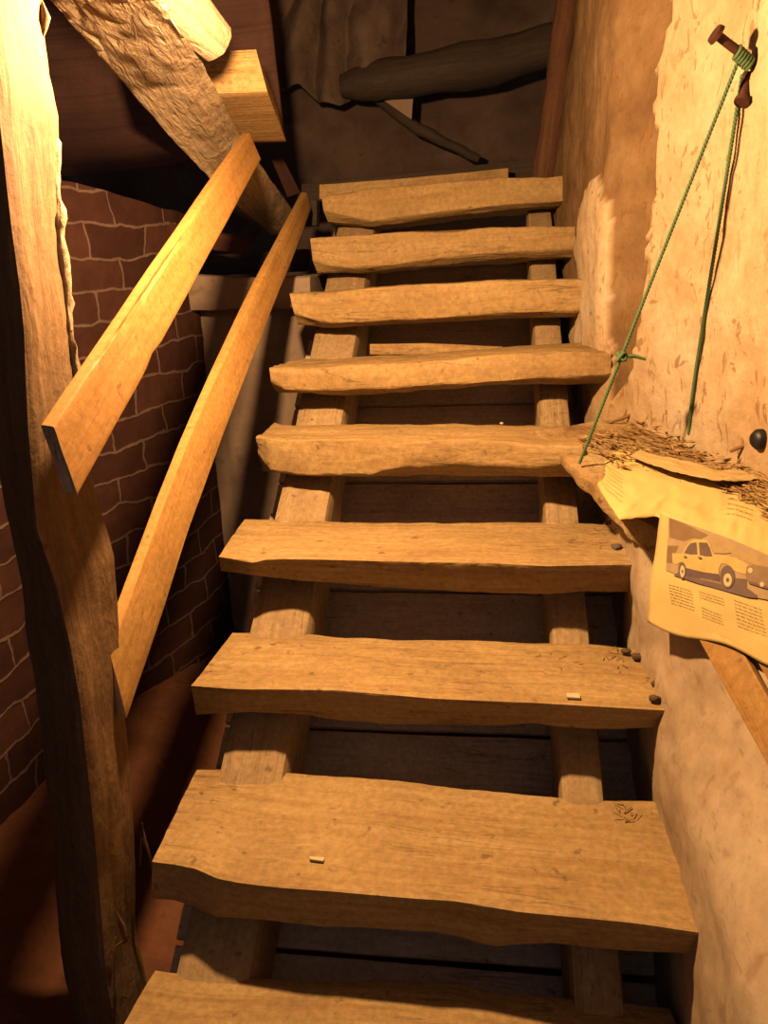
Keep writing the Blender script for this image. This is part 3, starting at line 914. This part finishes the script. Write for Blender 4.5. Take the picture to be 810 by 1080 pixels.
# dark stub on the right-hand wall
B0 = wallpt(808, 463)
bs = tube('black_knob', [B0 + wn*(-.01), B0 + wn*.018, B0 + wn*.026], [.020, .020, .013], M_black, None, 18)
tag(bs, 'small black round knob on the plaster wall at the right rim', 'knob')

# ---------------------------------------------------------------- left side: brick wall, plaster pier, back of the room
LX = -1.2
def brick_f(u, v):
    y = lerp(-.3, 2.68, u); zt = .17 + .02*fbm(V((y*3, 1, 1)), 3) - .0*y + .12*max(0, 1-abs(y-2)/1.2) + 1.35*sstep(1.6, 1.3, y)
    z = lerp(-1.36, zt, v)
    p = V((LX + .2*sstep(1.8, 2.62, y), y, z)); d = .012*fbm(p*4, 4)+.004*fbm(p*16, 3)
    return p + V((d, 0, 0))
nu, nv = 150, 70
o = gridmesh('wall_left', brick_f, nu, nv, M_brick, origin=(LX, 1.5, -1.36))
ul = o.data.uv_layers['UVMap']
for lp in o.data.loops:
    c = o.data.vertices[lp.vertex_index].co; ul.data[lp.index].uv = (c.y*.98+3, c.z+.02*math.sin(c.y*3)+2)
struct(o, 'old dark red brick wall with thick pale mortar at the left', 'wall')

# grey plaster pier behind the lower handrail
def pier_f(u, v):
    x = lerp(-1.0, -.585, u); z = lerp(-1.36, -.085, v)
    p = V((x, 2.66, z))
    fl = .022*math.cos((x+.73)*2*math.pi/.19) if x > -.95 else .012
    return p - V((0, fl*.7 + .012*fbm(p*4, 3)+.003*fbm(p*16, 3), 0))
o = gridmesh('wall_pier', pier_f, 70, 80, M_pillar, origin=(-.73, 2.66, -1.36)); struct(o, 'grey plastered pier with vertical flutes beside the brick wall', 'wall')
sts = [[V((x, 2.58+.01*math.sin(x*9), .022+.015*math.sin(x*5+1))), V((x, 2.58, -.085)), V((x, 2.9, -.085)), V((x, 2.9, .022))] for x in (-1.02, -.9, -.75, -.585)]
o = loft('trim_2', sts, [M_pillar, M_pillar], None, .02, .015, .008, 6, .002, .5, 95); struct(o, 'rounded grey coping on top of the plastered pier', 'coping')

# timbers and panel above the brick wall
sts = [[atY(x, t, 2.5), atY(x, b, 2.5), atY(x, b, 2.5)+V((0, .14, 0)), atY(x, t, 2.5)+V((0, .14, 0))] for x, t, b in ((60, 224, 250), (112, 228, 254), (160, 231, 257), (200, 240, 262), (250, 250, 268))]
o = loft('wall_plate', sts, [M_red, M_red], None, .02, .01, .006, 6, .002, .4, 96); tag(o, 'reddish old timber plate lying above the brick wall', 'timber')
o = loft('cross_timber', [[atY(x, t, 2.95), atY(x, b, 2.95), atY(x, b, 2.95)+V((0, .12, 0)), atY(x, t, 2.95)+V((0, .12, 0))] for x, t, b in ((150, 268, 290), (235, 268, 290), (320, 262, 286))], [M_log, M_log], None, .02, .01, .004, 6, .002, .4, 97)
tag(o, 'dark grey timber lying behind the coping of the pier', 'timber')
def panel_f(u, v):
    px = lerp(-420, 300, u)
    p = atY(px, interp([(-60, 190), (60, 186), (120, 184), (180, 176), (230, 160), (300, 150)], px), 2.62)
    q = V((p.x, 2.45, 1.15))
    r = lerp(p, q, v)
    return r + V((0, -.012*fbm(r*4, 4) - .012*math.exp(-((r.x*5) % 1.0-.5)**2*300)*-1, 0))
o = gridmesh('wall_back_left', panel_f, 60, 50, M_dark, origin=(-1, 2.6, .3)); struct(o, 'dark purple-brown boarding high up behind the beam', 'wall')
md = o.modifiers.new('thick', 'SOLIDIFY'); md.thickness = .03

# far back wall and its hanging folds
def back_f(u, v):
    x = lerp(-2.2, 1.2, u); z = lerp(-1.36, 1.5, v); p = V((x, 3.72, z))
    return p - V((0, .08*fbm(p*2.2, 4)+.03*fbm(p*7, 4), 0))
o = gridmesh('wall_back', back_f, 130, 110, M_clayback, origin=(-.5, 3.7, -1.36)); struct(o, 'dark clay wall at the head of the stair', 'wall')
def fold_f(u, v):
    px = lerp(270, 430, u)
    bot = interp([(270, 85), (300, 100), (322, 95), (340, 112), (362, 116), (378, 104), (390, 98), (430, 90)], px)
    py = lerp(-70, bot, v)
    p = atY(px, py, 3.5)
    f = .5+.5*math.sin(px*.16 + 1.4*math.sin(py*.02) + 2.2*fbm(V((px*.012, py*.006, 4)), 3))
    return p - V((0, .07*f**.7*sstep(0, .5, v)+.03*fbm(p*5, 3) + .05*v, 0))
o = gridmesh('sacking', fold_f, 90, 70, M_sack, thick=.008); tag(o, 'dusty brown sacking hanging in folds above the stair head', 'sacking')
o = tube('log', [atY(360, 90, 3.42), atY(430, 80, 3.4), atY(520, 66, 3.4), atY(605, 45, 3.4)], [.05, .075, .08, .075], M_log, None, 18, .02, 6)
tag(o, 'dark rough log running across the back wall above the stair head', 'log')
o = tube('stick', [atY(398, 104, 3.5), atY(440, 135, 3.5), atY(505, 168, 3.52)], [.022, .024, .018], M_log, None, 10, .008, 12)
tag(o, 'dark thin stick slanting below the log on the back wall', 'stick')
q = [atY(405, 106, 3.44), atY(436, 98, 3.44), atY(434, 126, 3.42)]
o = mk('cloth_scrap', q+[p+V((0, .012, 0)) for p in q], [(0, 1, 2), (5, 4, 3), (0, 3, 4, 1), (1, 4, 5, 2), (2, 5, 3, 0)], M_pillar, None, None, None, None, 0)
tag(o, 'pale triangular cloth scrap hanging under the log', 'cloth scrap')
o = tube('pole', [atY(574, 192, 3.14), atY(585, 110, 3.15), atY(600, 0, 3.16), atY(608, -60, 3.17)], [.045, .046, .045, .045], M_pole, None, 12, .008, 8)
tag(o, 'weathered wooden pole standing in the corner at the stair head', 'pole')
# landing boards behind the top tread
def lboard(name, pts, y, d, mats, seed, label):
    st = [[atY(x, t, y), atY(x, b, y), atY(x, b, y)+V((0, d, 0)), atY(x, t, y)+V((0, d, 0))] for x, t, b in pts]
    o = loft(name, st, mats, None, .02, .004, .003, 7, .0015, .4, seed); tag(o, label, 'board'); return o
lboard('landing_board', [(337, 195, 210), (400, 190, 203), (470, 184, 197), (536, 177, 190)], 3.02, .1, [M_tread, M_treadend], 101, 'short split board lying behind the topmost tread')
lboard('landing_board', [(318, 194, 215), (400, 186, 205), (490, 176, 195), (568, 166, 192), (600, 160, 190)], 3.14, .12, [M_log, M_log], 102, 'thin dark board at the very back of the stair head')
lboard('short_post', [(322, 212, 238), (334, 211, 238)], 2.95, .05, [M_log, M_log], 103, 'stubby dark wood block at the left end of the topmost tread')

# floor and ceiling
def floor_f(u, v):
    x = lerp(-2.3, 1.0, u); y = lerp(-.6, 3.9, v); p = V((x, y, -1.36))
    h = .03*fbm(p*2.2, 4)+.008*fbm(p*10, 3)
    if x < -.6: h += .12*sstep(-.7, -1.2, x)
    return p + V((0, 0, h-.03))
o = gridmesh('floor', floor_f, 110, 150, M_floor, origin=(-.6, 1.6, -1.36)); struct(o, 'reddish dirt floor beside the stair', 'floor')
sts = [[V((-2.3, y, 1.5)), V((1.0, y, 1.5)), V((1.0, y, 1.56)), V((-2.3, y, 1.56))] for y in (-.6, 1.0, 2.5, 3.9)]
o = loft('ceiling', sts, [M_ceil, M_ceil], None, .15, .01, .01, 3, .002, 1, 99); struct(o, 'dark boarded ceiling', 'ceiling')

# small loose bits on the treads
for pts, z, m, lab in [(((597, 731), (611, 731), (612, 736), (598, 735)), -.762, M_chip, 'pale wood chip lying at the front of the third tread up'),
                       (((326, 903), (342, 904), (341, 908), (327, 906)), -.952, M_chip, 'pale wood chip on the broad lower tread')]:
    q = [atZ(x, y, z+.003) for x, y in pts]; b = [p-V((0, 0, .0035)) for p in q]
    t = [p+V((0, 0, .0)) for p in q]; n = 4
    o = mk('wood_chip', t+b, [(0, 1, 2, 3), (7, 6, 5, 4)]+[(i, i+4, (i+1) % 4+4, (i+1) % 4) for i in range(4)], m, None, None, None, None, 0)
    tag(o, lab, 'wood chip')
def pebble(name, px, py, z, r, mat, lab, cat):
    c = atZ(px, py, z) + V((0, 0, r*.35)); vs, fs = [], []
    nu, nv = 14, 9
    for j in range(nv+1):
        for i in range(nu):
            a, b = 2*math.pi*i/nu, math.pi*j/nv
            d = V((math.sin(b)*math.cos(a)*1.3, math.sin(b)*math.sin(a), math.cos(b)*.75))
            vs.append(c + d*r*(1+.35*fbm(d*1.6+V((px, 0, 0)), 2)))
    for j in range(nv):
        for i in range(nu): fs.append((j*nu+i, (j+1)*nu+i, (j+1)*nu+(i+1) % nu, j*nu+(i+1) % nu))
    o = mk(name, vs, fs, mat, None, None, None, None, 50); tag(o, lab, cat); return o
pebble('pebble', 650, 578, -.58, .009, M_stone, 'small pebble at the right end of the tread below the ledge', 'pebble')
for px, py, z, r in ((655, 560, -.575, .010), (664, 578, -.575, .007), (646, 552, -.575, .008), (660, 688, -.76, .008), (672, 694, -.76, .009), (692, 722, -.76, .008), (690, 738, -.76, .008)):
    tag(pebble('mortar_crumb', px, py, z, r, M_rub, 'dark crumb of broken mortar in the joint between tread and wall', 'crumb'), 'dark crumb of broken mortar in the joint between tread and wall', 'crumb', 'mortar crumbs in the joint')
pebble('plaster_crumb', 529, 447, -.384, .004, M_chip, 'tiny white crumb at the back of the tread level with the ledge', 'crumb')

# ---------------------------------------------------------------- light
def light(name, loc, energy, color, size):
    l = bpy.data.lights.new(name, 'POINT'); l.energy = energy; l.color = color; l.shadow_soft_size = size
    o = bpy.data.objects.new(name, l); C.objects.link(o); o.location = V(loc)+V((0, 0, EYE)); return o
LAMP = (-.38, 1.22, .42)
light('lamp_light', LAMP, 195, (1.0, .57, .25), .03)

w = bpy.data.worlds.new('World'); bpy.context.scene.world = w; w.use_nodes = True
bg = w.node_tree.nodes['Background']; bg.inputs[0].default_value = (.98, .88, .90, 1); bg.inputs[1].default_value = .17

# ---------------------------------------------------------------- camera
cam = bpy.data.cameras.new('camera'); co = bpy.data.objects.new('camera', cam); C.objects.link(co)
R = Matrix((rt, fw, -dn))          # rows: world x, y, z in camera coordinates (right, down, forward)
mw = Matrix(((rt.x, -rt.y, -rt.z, 0), (fw.x, -fw.y, -fw.z, 0), (-dn.x, dn.y, dn.z, 0), (0, 0, EYE, 1)))
mw = Matrix(((rt.x, -rt.y, -rt.z, 0), (fw.x, -fw.y, -fw.z, 0), (-dn.x, dn.y, dn.z, EYE), (0, 0, 0, 1)))
co.matrix_world = mw
cam.sensor_fit = 'VERTICAL'; cam.sensor_height = 36; cam.sensor_width = 27; cam.lens = 36*F/1080
cam.clip_start = .02
sc = bpy.context.scene; sc.camera = co
vs_ = sc.view_settings; vs_.view_transform = 'Standard'; vs_.look = 'None'; vs_.exposure = 0; vs_.gamma = 1; vs_.use_curve_mapping = False
